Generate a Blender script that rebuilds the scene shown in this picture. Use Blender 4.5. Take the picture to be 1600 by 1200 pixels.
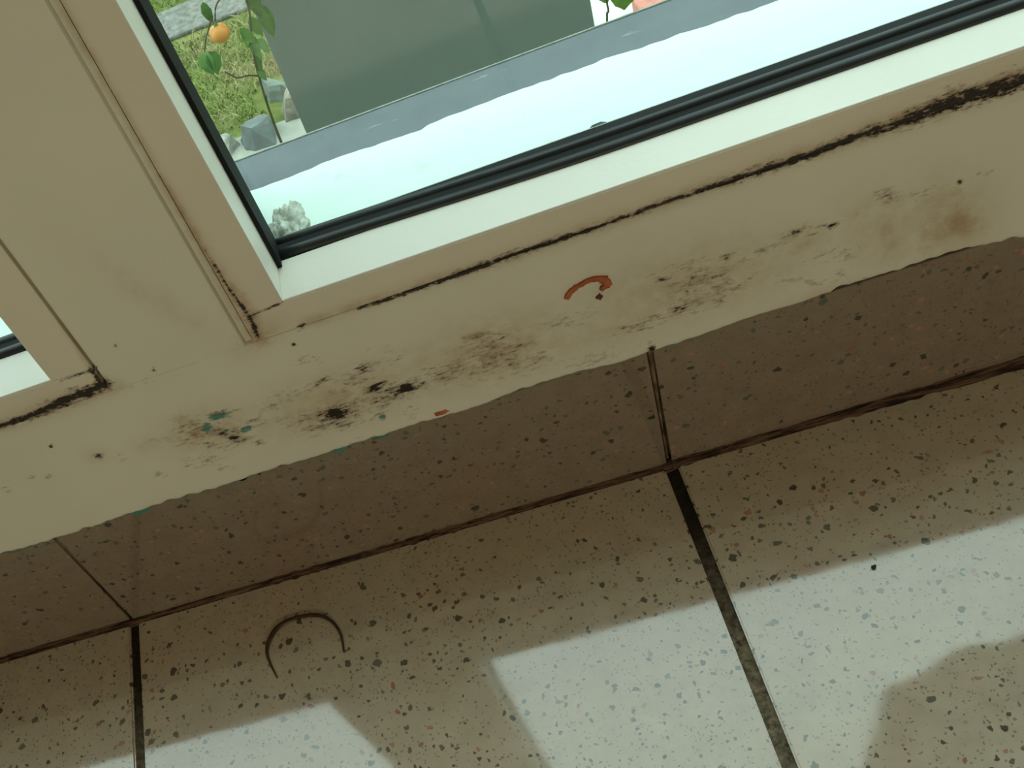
import bpy, bmesh, math, random
import numpy as np
from mathutils import Vector, Matrix, noise
for o in list(bpy.data.objects): bpy.data.objects.remove(o)
S = bpy.context.scene
COL = S.collection
random.seed(7); rng = np.random.default_rng(7)

# ------------------------------------------------------------ camera, world, light, exposure
cam_d = bpy.data.cameras.new('camera'); cam = bpy.data.objects.new('camera', cam_d); COL.objects.link(cam)
cam.matrix_world = Matrix(((0.9344443559, 0.2952050934, 0.1991675147, 0.24147126),
                           (-0.1019514929, 0.7576481157, -0.6446512437, -0.34756238),
                           (-0.3412032221, 0.5820852909, 0.7380766054, 0.50138335),
                           (0, 0, 0, 1)))
cam_d.sensor_width = 36.0; cam_d.sensor_fit = 'HORIZONTAL'
cam_d.lens = 1797.70367 * 36 / 1600
cam_d.shift_x = 340.2376 / 1600; cam_d.shift_y = 90.899 / 1600
cam_d.clip_start = 0.01; cam_d.clip_end = 100
S.camera = cam
S.view_settings.view_transform = 'Standard'; S.view_settings.look = 'None'
S.view_settings.gamma = 1; S.view_settings.use_curve_mapping = False
S.view_settings.exposure = 0.0
W = bpy.data.worlds.new('overcast_sky'); S.world = W; W.use_nodes = True
wn = W.node_tree; wn.nodes.clear()
wo = wn.nodes.new('ShaderNodeOutputWorld'); wb = wn.nodes.new('ShaderNodeBackground')
tc = wn.nodes.new('ShaderNodeTexCoord'); sx = wn.nodes.new('ShaderNodeSeparateXYZ'); rp = wn.nodes.new('ShaderNodeValToRGB')
wn.links.new(tc.outputs['Generated'], sx.inputs[0]); wn.links.new(sx.outputs['Z'], rp.inputs[0])
rp.color_ramp.elements[0].color = (0.50, 0.59, 0.57, 1); rp.color_ramp.elements[1].color = (1.18, 1.42, 1.36, 1); rp.color_ramp.elements[1].position = 1.0   # overcast: brighter towards the zenith
wn.links.new(rp.outputs[0], wb.inputs[0]); wb.inputs[1].default_value = 3.0
wn.links.new(wb.outputs[0], wo.inputs[0])
def area(name, loc, rot, sx_, sy_, power, color, portal=False):
    d = bpy.data.lights.new(name, 'AREA'); d.shape = 'RECTANGLE'; d.size = sx_; d.size_y = sy_; d.energy = power; d.color = color
    if portal: d.cycles.is_portal = True
    o = bpy.data.objects.new(name, d); COL.objects.link(o); o.location = loc; o.rotation_euler = rot; return o
# warm fill light added before the back wall; sky portals in both window openings
area('room_fill_light', (0.5, -2.72, 0.80), (math.radians(90), 0, 0), 1.4, 0.6, 15.0, (1.0, 0.87, 0.66))
area('window_portal', (0.56, 0.07, 0.77), (math.radians(-90), 0, 0), 0.8, 1.15, 1, (1, 1, 1), True)
area('window_portal', (-0.33, 0.07, 0.77), (math.radians(-90), 0, 0), 0.78, 1.15, 1, (1, 1, 1), True)

DATA = {"b":{"K":[[0.15887,0.11543,84.6,-13.7,-16.7,-172.4,1.25],[0.19314,0.11743,108.8,-12.2,-22.5,-229.9,1.3],[0.17996,0.12393,134.1,-8.2,18.7,-337.9,1.2],[0.15889,0.13798,143.1,4.4,89.9,-308.2,0.85],[0.17947,0.1369,145.1,8.8,60.8,-204.2,0.85],[0.13943,0.13466,100.9,-9.8,18.2,-185.6,0.55],[0.10663,0.1269,65.5,-35.1,-102.0,-128.0,0.8],[0.11097,0.1197,147.2,-76.9,-177.4,-221.7,1.2],[0.09277,0.1388,175.1,-79.0,-63.7,-126.7,0.45],[0.23047,0.11825,60.0,-2.7,-5.3,-72.5,0.55],[0.2423,0.11912,106.8,-3.0,-12.4,-169.1,0.65],[0.21251,0.11711,50.4,-5.4,-25.0,-164.5,0.55],[0.24038,0.10983,81.4,-2.5,-8.1,-114.7,0.5],[0.32527,0.12315,65.4,8.4,0.4,-76.6,0.6],[0.3217,0.11278,87.4,12.5,11.0,-170.1,0.7],[0.31004,0.13307,214.1,-1.7,-112.5,-430.8,0.8],[0.33536,0.13387,200.4,33.6,20.0,-365.9,0.6],[0.29778,0.10962,68.4,7.4,14.0,-213.3,0.6],[0.291,0.1116,266.5,26.4,25.4,-393.7,0.8],[0.31474,0.11197,127.1,16.9,12.9,-197.8,0.6],[0.36394,0.1347,136.4,36.4,62.3,-313.4,0.8],[0.37796,0.13259,275.8,48.2,-35.5,-443.7,1.1],[0.40037,0.13891,168.6,6.3,-81.9,-179.5,0.6],[0.40169,0.13657,673.4,26.4,-262.4,-574.5,1.1],[0.39058,0.13323,284.2,6.1,-257.7,-561.1,0.5],[0.43726,0.13406,272.8,72.1,-45.4,-553.3,0.7],[0.42811,0.13347,822.7,66.4,-266.3,-586.6,1],[0.36735,0.10491,76.6,-2.9,-218.0,-416.5,0.6],[0.38199,0.10238,245.0,29.3,-85.9,-413.4,0.8],[0.39272,0.09536,325.9,43.6,-101.5,-489.8,0.5],[0.04948,0.13666,338.2,-175.3,-164.6,-322.5,1.0],[0.03368,0.15232,766.5,-427.0,-252.6,-497.4,1.1],[0.06921,0.11232,199.9,-93.8,-158.7,-308.1,0.6],[0.05844,0.13105,217.3,-108.6,-122.6,-240.1,0.35],[0.11982,0.11217,259.4,-101.6,-164.7,-325.0,0.7],[0.07328,0.13475,147.9,-41.8,-21.2,-285.9,0.35],[0.0223,0.13489,297.6,-166.6,-160.7,-311.6,0.45],[0.01457,0.13728,247.2,-141.9,-120.3,-233.0,0.35],[0.0011,0.13509,244.2,-144.9,-135.6,-261.0,0.5],[0.09227,0.1122,88.3,-27.1,-30.2,-148.8,0.45],[0.09849,0.1021,151.3,-63.2,-190.6,-371.2,0.5],[0.0883,0.19672,967.6,-488.5,-333.7,-689.5,1.2],[0.09671,0.17737,831.0,-393.9,-321.0,-656.4,1.2],[0.15611,0.16517,762.6,-279.1,-382.1,-790.0,1.2],[0.08953,0.19029,1120.5,-557.0,-383.9,-790.0,0.6],[0.16277,0.17397,120.6,-458.0,-400.9,-15.4,1.1],[0.11334,0.13912,111.4,-32.0,-94.4,-458.2,0.8],[0.18884,0.13853,88.6,-15.1,-62.3,-300.6,0.35],[0.20793,0.15477,465.1,-9.9,36.3,-873.6,0.3],[0.27962,0.13878,609.6,-94.2,-297.6,-628.8,0.4],[0.26656,0.12669,62.5,0.5,-9.3,-122.1,0.35],[0.27323,0.09742,51.7,0.9,-10.9,-161.3,0.4],[0.37929,0.11528,66.6,7.8,-26.7,-127.7,0.3],[0.41164,0.1348,105.9,18.1,-42.2,-199.5,0.3],[0.15832,0.15339,117.7,-26.2,-42.6,-204.5,0.3],[0.1616,0.08996,54.8,-7.7,-11.1,-175.0,0.3],[0.08489,0.17171,49.1,-15.8,-49.4,-313.1,0.22],[0.30068,0.09304,435.5,-49.1,-120.6,-249.0,1.2],[0.17651,0.1076,113.4,-7.3,14.2,-225.2,0.45],[0.15571,0.11065,56.0,-9.2,-13.1,-137.7,0.75],[0.18533,0.11661,49.7,-4.9,-5.7,-127.0,0.75],[0.14312,0.11941,83.3,-19.5,-32.1,-157.0,0.5],[0.20796,0.12251,59.5,-2.6,1.0,-197.1,0.55],[0.2353,0.12687,60.3,-5.9,-18.9,-91.3,0.5],[0.22996,0.13501,140.8,-11.7,-47.8,-307.8,0.75],[0.24904,0.1092,90.0,-1.6,-11.6,-164.9,0.5],[0.17554,0.13388,58.8,-0.5,21.2,-121.2,0.45],[0.32874,0.11553,48.8,7.5,6.4,-99.7,0.55],[0.31709,0.13671,79.6,11.3,13.5,-256.4,0.4],[0.35351,0.13105,67.6,16.9,49.4,-247.3,0.5],[0.37159,0.13263,82.8,18.3,18.2,-322.6,0.5],[0.09423,0.12413,49.6,-25.2,-125.7,-183.1,0.5],[0.14626,0.18909,89.0,-359.5,-165.1,-2.3,0.55],[0.14483,0.17603,79.1,-306.7,-297.0,-3.3,0.65],[0.14495,0.19984,142.2,-595.9,-264.1,-3.1,0.5],[0.09611,0.13565,78.5,-34.8,-63.4,-126.1,0.55],[0.12259,0.12726,84.0,-12.2,12.3,-234.1,0.5],[0.19,0.10087,161.6,-45.2,-101.4,-203.2,0.4]],"B":[[0.16293,0.123,23.2,-3.1,-2.5,-54.0,0.75],[0.23155,0.12303,24.4,-0.8,-2.2,-46.6,0.75],[0.32138,0.12498,22.0,2.2,-2.2,-44.4,0.7],[0.39978,0.1207,54.7,8.2,-9.0,-42.9,0.6],[0.42525,0.11623,56.7,4.2,-20.5,-44.7,0.75],[0.1034,0.13051,41.1,-12.3,-14.0,-68.2,0.7],[0.36382,0.12887,58.3,8.9,-6.8,-85.8,0.5],[0.14511,0.17673,29.4,-114.3,-78.7,-0.9,0.6],[0.04886,0.138,152.2,-79.2,-98.7,-193.6,0.4],[0.07588,0.13343,80.6,-27.6,-32.0,-156.1,0.35],[0.27841,0.11253,31.1,1.1,-3.5,-78.0,0.45],[0.11311,0.21494,19.1,-23.8,-134.2,-58.1,0.28],[0.12271,0.19559,46.9,-37.9,-127.7,-100.6,0.2],[0.37937,0.0936,32.8,6.5,2.9,-165.4,0.4]],"R":[[0.43085,0.10893,123.6,10.1,-56.5,-122.5,1.0],[0.42319,0.10989,131.2,9.2,-41.1,-88.9,0.55],[0.41573,0.10703,216.5,12.7,-28.7,-62.0,0.5],[0.40131,0.11371,194.5,7.3,-24.1,-52.0,0.45],[0.42736,0.12764,184.8,14.6,-37.9,-83.2,0.35],[0.22919,0.13538,166.9,-10.1,-36.5,-353.5,1.1],[0.23548,0.12112,139.1,-6.9,-19.8,-197.8,0.7],[0.24105,0.11309,113.8,-23.6,-90.2,-185.1,0.6],[0.09402,0.14158,175.8,-79.3,-64.1,-127.9,0.6],[0.09563,0.13096,223.4,-98.6,-112.0,-222.0,1.0],[0.11416,0.11809,130.0,-52.5,-124.4,-246.0,0.6],[0.37025,0.127,118.8,12.6,-27.6,-131.5,0.45],[0.18442,0.14806,686.1,-212.9,-281.5,-580.8,0.7],[0.32438,0.1446,199.7,7.6,-56.9,-270.1,0.3],[0.19309,0.14299,114.1,-33.5,-139.8,-288.2,0.35],[0.16052,0.12039,68.3,-10.9,-11.1,-113.2,0.4],[0.20903,0.11516,58.7,-5.2,-18.8,-191.7,0.5]],"T":[[0.10942,0.13724,127.9,-37.4,-51.8,-251.9,1.0],[0.10192,0.13224,262.4,-113.4,-84.5,-167.9,1.0],[0.118,0.12366,184.5,-27.9,20.9,-386.7,1.1],[0.17737,0.10326,260.9,47.4,183.5,-309.7,0.85],[0.19096,0.10428,270.9,-75.8,-205.1,-412.1,0.7],[0.10794,0.12624,156.9,-65.7,-126.0,-250.0,0.6]]},"l":{"K":[[[0.02089,0.17492,0.00252],[0.03684,0.17496,0.0036],[0.05376,0.17716,0.00468],[0.06342,0.17782,0.00504],[0.07457,0.17858,0.00324]],[[0.18778,0.17246,0.00108],[0.21015,0.17282,0.0018],[0.22672,0.17342,0.00252],[0.24831,0.17376,0.00288],[0.26684,0.17389,0.00252],[0.29272,0.17365,0.00216],[0.31818,0.17471,0.00216],[0.33556,0.1745,0.00288],[0.35025,0.17442,0.0036],[0.36954,0.17379,0.00324],[0.38615,0.17516,0.0036],[0.40252,0.17465,0.00432],[0.42078,0.1765,0.00612],[0.43667,0.17568,0.00576],[0.45664,0.17585,0.00576]],[[0.07321,0.19059,0.00108],[0.07322,0.18189,0.00144],[0.07384,0.17716,0.0018]],[[0.05872,0.18902,0.00072],[0.06937,0.18902,0.0009],[0.07526,0.18873,0.0009]],[[0.14748,0.1893,0.00072],[0.15437,0.18956,0.000576],[0.15882,0.19017,0.00072]],[[0.14292,0.22898,0.000432],[0.14335,0.21078,0.000648],[0.1446,0.19693,0.0009],[0.14533,0.18675,0.00126],[0.14435,0.17627,0.00126]]],"B":[[[0.14107,0.3398,0.00252],[0.14173,0.26966,0.00252],[0.14229,0.22752,0.00324],[0.14343,0.19749,0.00504],[0.14389,0.17731,0.00648]],[[0.07493,0.26501,0.00072],[0.07487,0.22626,0.00072],[0.07382,0.18597,0.0018],[0.07384,0.17716,0.0036]],[[0.16595,0.17487,0.0036],[0.25365,0.17385,0.00432],[0.35514,0.17546,0.00504],[0.45664,0.17585,0.0072]],[[0.02089,0.17492,0.00504],[0.05317,0.17608,0.00648],[0.07751,0.17535,0.00432]]],"R":[[[0.14183,0.26717,0.00144],[0.14229,0.22752,0.00216],[0.1439,0.19726,0.00288]],[[0.14501,0.20813,0.00216],[0.14631,0.19417,0.00396],[0.1457,0.18337,0.00468],[0.14398,0.17312,0.00432]],[[0.14748,0.1893,0.00144],[0.15437,0.18956,0.00108],[0.15882,0.19017,0.00144]],[[0.40239,0.17775,0.0036],[0.42058,0.17925,0.00432],[0.43857,0.1789,0.0036],[0.45624,0.17886,0.0036]]],"T":[[[0.06925,0.17719,0.00108],[0.07494,0.17751,0.00144]]]},"edge":[[-0.05111,0.09171],[-0.02924,0.09135],[-0.00517,0.08903],[0.00083,0.09013],[0.01636,0.08916],[0.04196,0.0911],[0.06953,0.09109],[0.08598,0.08989],[0.10981,0.09086],[0.14239,0.0903],[0.17152,0.09113],[0.19032,0.0908],[0.2058,0.09053],[0.22406,0.08976],[0.23671,0.09215],[0.24578,0.09242],[0.26658,0.09246],[0.28375,0.08957],[0.29838,0.09058],[0.31273,0.09074],[0.32976,0.09127],[0.34658,0.09261],[0.3658,0.09182],[0.37937,0.09279],[0.39142,0.09437],[0.40604,0.09307],[0.43206,0.09414],[0.45821,0.08885],[0.4836,0.08758]],"rough":[[0.12664,0.10485],[0.1457,0.10396],[0.16648,0.10347],[0.18294,0.10476],[0.19493,0.10498],[0.2149,0.10403],[0.23325,0.10284],[0.23674,0.10485],[0.24653,0.10562],[0.25699,0.10542],[0.28092,0.10608],[0.29392,0.10513],[0.29983,0.10606],[0.30876,0.10499],[0.31909,0.10615],[0.32897,0.10489],[0.33594,0.10393],[0.34751,0.1041],[0.35739,0.10375],[0.36416,0.10281],[0.39608,0.10237],[0.41943,0.10278]],"hair":[[0.07975,-0.05715,-0.00343,0.0004],[0.07716,-0.04917,-0.00295,0.0006],[0.07583,-0.04217,-0.00253,0.0008],[0.07768,-0.03561,-0.00214,0.0013],[0.08236,-0.02981,-0.00179,0.0015],[0.08926,-0.0269,-0.00161,0.0013],[0.0976,-0.02672,-0.0016,0.0012],[0.10529,-0.02827,-0.0017,0.0012],[0.11021,-0.03126,-0.00188,0.001],[0.11436,-0.03664,-0.0022,0.0008],[0.11673,-0.04402,-0.00264,0.0007],[0.1167,-0.05314,-0.00319,0.0005]]}

# ------------------------------------------------------------ helpers
class NT:
    def __init__(s, name, rough=0.6, spec=0.5, ior=1.5):
        s.m = bpy.data.materials.new(name); s.m.use_nodes = True; s.t = s.m.node_tree
        s.b = s.t.nodes['Principled BSDF']; s.b.inputs['Roughness'].default_value = rough
        s.b.inputs['Specular IOR Level'].default_value = spec; s.b.inputs['IOR'].default_value = ior
        s.geo = s.t.nodes.new('ShaderNodeNewGeometry'); s.pos = s.geo.outputs['Position']
    def n(s, k): return s.t.nodes.new(k)
    def l(s, a, b): s.t.links.new(a, b)
    def noise(s, scale, detail=3, rough=0.55, vec=None, out='Fac', dist=0):
        n = s.n('ShaderNodeTexNoise'); n.inputs['Scale'].default_value = scale; n.inputs['Detail'].default_value = detail
        n.inputs['Roughness'].default_value = rough; n.inputs['Distortion'].default_value = dist
        s.l(vec or s.pos, n.inputs['Vector']); return n.outputs[out]
    def math(s, op, a, b=None, c=None, clamp=False):
        n = s.n('ShaderNodeMath'); n.operation = op; n.use_clamp = clamp
        for i, v in enumerate((a, b, c)):
            if v is None: continue
            if isinstance(v, (int, float)): n.inputs[i].default_value = v
            else: s.l(v, n.inputs[i])
        return n.outputs[0]
    def remap(s, v, a, b, c=0.0, d=1.0):
        n = s.n('ShaderNodeMapRange'); n.clamp = True; s.l(v, n.inputs[0])
        for i, q in enumerate((a, b, c, d)): n.inputs[i + 1].default_value = q
        return n.outputs[0]
    def mix(s, f, a, b):
        n = s.n('ShaderNodeMix'); n.data_type = 'RGBA'
        if isinstance(f, (int, float)): n.inputs[0].default_value = f
        else: s.l(f, n.inputs[0])
        for i, v in ((6, a), (7, b)):
            if isinstance(v, tuple): n.inputs[i].default_value = (*v, 1)
            else: s.l(v, n.inputs[i])
        return n.outputs[2]
    def vmap(s, scale):
        n = s.n('ShaderNodeMapping'); n.inputs['Scale'].default_value = scale; s.l(s.pos, n.inputs[0]); return n.outputs[0]
    def attr(s, name):
        n = s.n('ShaderNodeAttribute'); n.attribute_name = name; return n.outputs['Fac']
    def color(s, c):
        if isinstance(c, tuple): s.b.inputs['Base Color'].default_value = (*c, 1)
        else: s.l(c, s.b.inputs['Base Color'])
    def bump(s, h, strength=0.2, dist=0.001):
        n = s.n('ShaderNodeBump'); n.inputs['Strength'].default_value = strength; n.inputs['Distance'].default_value = dist
        s.l(h, n.inputs['Height']); s.l(n.outputs[0], s.b.inputs['Normal'])

def simple(name, c1, c2=None, scale=60, rough=0.6, bump=0.15, spec=0.5, detail=4, bd=0.001):
    q = NT(name, rough, spec); f = q.noise(scale, detail)
    q.color(q.mix(q.remap(f, .35, .65), c1, c2 or tuple(x * .85 for x in c1)))
    if bump: q.bump(f, bump, bd)
    return q.m

def link(name, me, mat, parent=None, kind=None, label=None, cat=None, group=None):
    o = bpy.data.objects.new(name, me); COL.objects.link(o)
    if mat:
        for m in (mat if isinstance(mat, list) else [mat]): me.materials.append(m)
    if parent: o.parent = parent
    if kind: o['kind'] = kind
    if label: o['label'] = label
    if cat: o['category'] = cat
    if group: o['group'] = group
    return o
def empty(name, loc=(0, 0, 0), kind=None, label=None, cat=None, group=None):
    o = bpy.data.objects.new(name, None); COL.objects.link(o); o.location = loc; o.empty_display_size = .02
    if kind: o['kind'] = kind
    if label: o['label'] = label
    if cat: o['category'] = cat
    if group: o['group'] = group
    return o
def mesh(name, v, f, smooth=False):
    me = bpy.data.meshes.new(name); me.from_pydata([tuple(map(float, p)) for p in v], [], f); me.update()
    if smooth: me.shade_smooth()
    return me
def box_bm(bm, x0, x1, y0, y1, z0, z1):
    vs = [bm.verts.new((x, y, z)) for x in (x0, x1) for y in (y0, y1) for z in (z0, z1)]
    for q in ((0, 1, 3, 2), (4, 6, 7, 5), (0, 4, 5, 1), (2, 3, 7, 6), (0, 2, 6, 4), (1, 5, 7, 3)): bm.faces.new([vs[i] for i in q])
    return vs
def done(bm, name, bevel=0, seg=2, smooth=False):
    if bevel: bmesh.ops.bevel(bm, geom=list(bm.edges), offset=bevel, segments=seg, affect='EDGES', profile=.5)
    bmesh.ops.recalc_face_normals(bm, faces=bm.faces)
    me = bpy.data.meshes.new(name); bm.to_mesh(me); bm.free()
    if smooth: me.shade_smooth()
    return me
def box(name, b, bevel=0, seg=2):
    bm = bmesh.new(); box_bm(bm, *b)
    if name in ('glazing_bead', 'gasket') and b[5] - b[4] > .5: bmesh.ops.bisect_plane(bm, geom=list(bm.verts) + list(bm.edges) + list(bm.faces), plane_co=(0, 0, b[4] + .15), plane_no=(0, 0, 1)); me_ = done(bm, name); return me_
    return done(bm, name, bevel, seg)
def tube(name, pts, n=8, flat=1.0, smooth=True):
    """pts: (x,y,z,r) swept ring"""
    P = [Vector(p[:3]) for p in pts]; v = []; f = []
    for i, p in enumerate(P):
        t = (P[min(i + 1, len(P) - 1)] - P[max(i - 1, 0)]).normalized()
        up = Vector((0, 0, 1)) if abs(t.z) < .9 else Vector((1, 0, 0))
        a = t.cross(up).normalized(); b = a.cross(t).normalized()
        for k in range(n):
            th = 2 * math.pi * k / n
            v.append(p + (a * math.cos(th) + b * math.sin(th) * flat) * pts[i][3])
    for i in range(len(P) - 1):
        for k in range(n): f.append((i * n + k, i * n + (k + 1) % n, (i + 1) * n + (k + 1) % n, (i + 1) * n + k))
    f.append(tuple(range(n - 1, -1, -1))); f.append(tuple((len(P) - 1) * n + k for k in range(n)))
    return mesh(name, v, f, smooth)
def smoothpts(pts, m=4):
    out = []
    n = len(pts)
    for i in range(n - 1):
        p0, p1, p2, p3 = (np.array(pts[max(i - 1, 0)]), np.array(pts[i]), np.array(pts[i + 1]), np.array(pts[min(i + 2, n - 1)]))
        for k in range(m):
            t = k / m
            out.append(tuple(.5 * ((2 * p1) + (-p0 + p2) * t + (2 * p0 - 5 * p1 + 4 * p2 - p3) * t * t + (-p0 + 3 * p1 - 3 * p2 + p3) * t ** 3)))
    out.append(tuple(pts[-1])); return out

# stain fields on the wall plane, in metres of the wall itself
def field(kind, X, Z):
    m = np.zeros_like(X)
    for cx, cz, a, b, c, d, s in DATA['b'][kind]:
        dx = X - cx; dz = Z - cz
        e = (a * dx + b * dz) ** 2 + (c * dx + d * dz) ** 2
        m = np.maximum(m, s * np.exp(-e * 1.1))
    for L in DATA['l'][kind]:
        for (x0, z0, w0), (x1, z1, w1) in zip(L[:-1], L[1:]):
            dx, dz = x1 - x0, z1 - z0; q = dx * dx + dz * dz + 1e-12
            t = np.clip(((X - x0) * dx + (Z - z0) * dz) / q, 0, 1)
            w = w0 + (w1 - w0) * t
            e = ((X - x0 - t * dx) ** 2 + (Z - z0 - t * dz) ** 2) / (w * w + 1e-12)
            k = {'K': 1.3, 'B': .8, 'R': .8, 'T': .8}[kind]
            m = np.maximum(m, k * np.exp(-e * 1.1))
    return m
def stain_attrs(me):
    n = len(me.vertices); co = np.empty(n * 3); me.vertices.foreach_get('co', co); co = co.reshape(-1, 3)
    for k, nm in (('K', 'mould'), ('B', 'brown'), ('R', 'rust'), ('T', 'teal')):
        a = me.attributes.new(nm, 'FLOAT', 'POINT'); a.data.foreach_set('value', field(k, co[:, 0], co[:, 2]).astype(np.float32))
def grid_box(name, xs, zs, yf, yb):
    """front face as a fine grid with side walls"""
    nx, nz = len(xs), len(zs); v = [(x, yf, z) for z in zs for x in xs]; f = []
    for j in range(nz - 1):
        for i in range(nx - 1): f.append((j * nx + i, j * nx + i + 1, (j + 1) * nx + i + 1, (j + 1) * nx + i))
    per = [i for i in range(nx)] + [j * nx + nx - 1 for j in range(1, nz)] + [(nz - 1) * nx + i for i in range(nx - 2, -1, -1)] + [j * nx for j in range(nz - 2, 0, -1)]
    base = len(v); v += [(v[i][0], yb, v[i][2]) for i in per]; L = len(per)
    for k in range(L): f.append((per[(k + 1) % L], per[k], base + k, base + (k + 1) % L))
    return mesh(name, v, f)

# ------------------------------------------------------------ materials
def aged_paint(name, base, rough=.5, spec=.35):
    q = NT(name, rough, spec)
    big = q.noise(9, 3); c = q.mix(q.remap(big, .3, .7), tuple(x * .95 for x in base), tuple(min(1, x * 1.04) for x in base))
    fine = q.noise(420, 4, .6)
    st = q.noise(1, 4, .6, q.vmap((160, 160, 620)))
    sp = q.noise(1, 5, .7, q.vmap((330, 330, 520)))
    br = q.attr('brown'); c = q.mix(q.math('MULTIPLY', br, q.remap(q.noise(120, 5, .65), .35, .68, .35, .95)), c, (.42, .31, .165))
    ru = q.attr('rust'); c = q.mix(q.math('MULTIPLY', q.remap(q.math('ADD', ru, q.math('MULTIPLY_ADD', q.noise(200, 6, .75), 1.6, -.3)), .75, 1.6), .62), c, (.36, .20, .08))
    te = q.attr('teal'); c = q.mix(q.remap(q.math('ADD', te, q.math('MULTIPLY_ADD', q.noise(1, 5, .7, q.vmap((260, 260, 520))), 1.8, -.4)), 1.0, 1.35), c, (.09, .26, .21))
    mo = q.attr('mould')
    mixn = q.math('MULTIPLY_ADD', q.math('ADD', q.math('MULTIPLY', sp, .55), q.math('MULTIPLY', st, .45)), 2.0, -.5)
    soft = q.remap(q.math('ADD', q.math('MULTIPLY', mo, .50), mixn), .66, 1.02)
    c = q.mix(q.math('MULTIPLY', q.math('MULTIPLY', soft, .75), q.remap(mo, .02, .2)), c, (.13, .08, .035))
    hard = q.remap(q.math('ADD', q.math('MULTIPLY', mo, .50), mixn), .90, 1.03)
    c = q.mix(hard, c, (.016, .010, .006))
    dots = q.remap(q.noise(85, 1, .3), .73, .76)
    q.color(c); q.bump(q.math('ADD', fine, q.math('MULTIPLY', hard, 2.0)), .12, .0006)
    return q.m
M_wall = aged_paint('aged_cream_wall_paint', (.72, .73, .62))
M_frame_front = aged_paint('cream_window_enamel', (.72, .70, .59), .42, .45)
M_ledge = aged_paint('pale_window_enamel', (.73, .74, .66), .45, .45)

def terrazzo(name, base, chip_mul=1.0):
    q = NT(name, .06, .5, 1.82)
    wv = q.n('ShaderNodeVectorMath'); wv.operation = 'MULTIPLY_ADD'
    nn = q.noise(260, 2, .5, out='Color'); q.l(nn, wv.inputs[0]); wv.inputs[1].default_value = (.0042,) * 3; q.l(q.pos, wv.inputs[2])
    P = wv.outputs[0]
    mott = q.noise(70, 5, .65)
    c = q.mix(q.remap(mott, .3, .7), tuple(x * .88 for x in base), tuple(x * 1.08 for x in base))
    c = q.mix(q.remap(q.noise(16, 3), .45, .75, 0, .35), c, (base[0] * 1.0, base[1] * .80, base[2] * .68))
    def layer(c, scale, lo, hi, prob, cols, op=1.0):
        v = q.n('ShaderNodeTexVoronoi'); v.inputs['Scale'].default_value = scale; q.l(P, v.inputs['Vector'])
        s = q.n('ShaderNodeSeparateColor'); q.l(v.outputs['Color'], s.inputs[0])
        size = q.remap(s.outputs[2], 0, 1, lo, hi)
        m = q.remap(q.math('SUBTRACT', size, v.outputs['Distance']), 0, .035)
        m = q.math('MULTIPLY', m, q.math('LESS_THAN', s.outputs[0], prob))
        col = q.n('ShaderNodeValToRGB'); col.color_ramp.interpolation = 'CONSTANT'; q.l(s.outputs[1], col.inputs[0])
        e = col.color_ramp.elements; e[0].color = (*cols[0][1], 1); e[0].position = 0; e[1].color = (*cols[1][1], 1); e[1].position = cols[1][0]
        for p_, k_ in cols[2:]: z = e.new(p_); z.color = (*k_, 1)
        return q.mix(q.math('MULTIPLY', m, op), c, col.outputs[0])
    dk, gr, rd, pk, br = (.03, .034, .022), (.085, .10, .07), (.30, .12, .085), (.40, .21, .15), (.12, .075, .04)
    c = layer(c, 540, .18, .38, .55, [(0, gr), (.35, br), (.7, dk), (.88, pk)], .55)
    c = layer(c, 260, .15, .36, .46, [(0, dk), (.45, gr), (.68, pk), (.82, rd), (.90, gr)], .85)
    c = layer(c, 135, .12, .29, .36, [(0, dk), (.40, gr), (.76, pk), (.86, rd), (.93, dk)], .9)
    q.color(c)
    r = q.remap(q.noise(40, 4), .3, .7, .045, .085); q.l(r, q.b.inputs['Roughness'])
    q.bump(q.noise(55, 2), .03, .001)
    return q.m
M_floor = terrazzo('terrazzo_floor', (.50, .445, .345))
M_skirt = terrazzo('shaded_terrazzo_skirting', (.235, .19, .135))  # skirting copy of the terrazzo, base colour darkened for the shade down there

q = NT('floor_grout', .9, .2)
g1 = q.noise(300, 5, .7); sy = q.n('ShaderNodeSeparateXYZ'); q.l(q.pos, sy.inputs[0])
far = q.remap(sy.outputs['Y'], -.105, -.035)  # grout runs to near black towards the wall
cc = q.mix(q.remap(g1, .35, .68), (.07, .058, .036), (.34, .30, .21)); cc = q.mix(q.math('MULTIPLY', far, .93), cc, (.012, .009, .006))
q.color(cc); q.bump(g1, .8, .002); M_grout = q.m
q = NT('mouldy_joint_filler', .8, .25)
g1 = q.noise(1, 5, .7, q.vmap((45, 750, 750))); g2 = q.noise(25, 3, .6)
cc = q.mix(q.remap(g1, .42, .60), (.014, .007, .004), (.15, .085, .05)); cc = q.mix(q.remap(g2, .54, .7, 0, .4), cc, (.20, .14, .09))
q.color(cc); q.bump(g1, .6, .001); M_filler = q.m
M_jointfill = simple('skirting_joint_grout', (.24, .16, .095), (.05, .028, .016), 90, .85, .4)
q = NT('black_rubber', .42, .32); g = q.noise(200, 3); q.color(q.mix(g, (.010, .014, .015), (.02, .027, .027))); q.bump(g, .05, .0005); M_rubber = q.m
q = NT('deep_black_rubber', .7, .2); q.color((.006, .008, .008)); M_black = q.m
q = NT('sill_white_paint', .75, .3)
g = q.noise(60, 5, .6); cc = q.mix(q.remap(g, .6, .75), (.60, .74, .69), (.50, .62, .56)); q.color(cc); q.bump(q.noise(40, 4), .25, .002); M_white = q.m
q = NT('bare_grey_sill', .55, .4)
g = q.noise(35, 5, .65); g2 = q.noise(1, 3, .6, q.vmap((40, 300, 300)))
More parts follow.
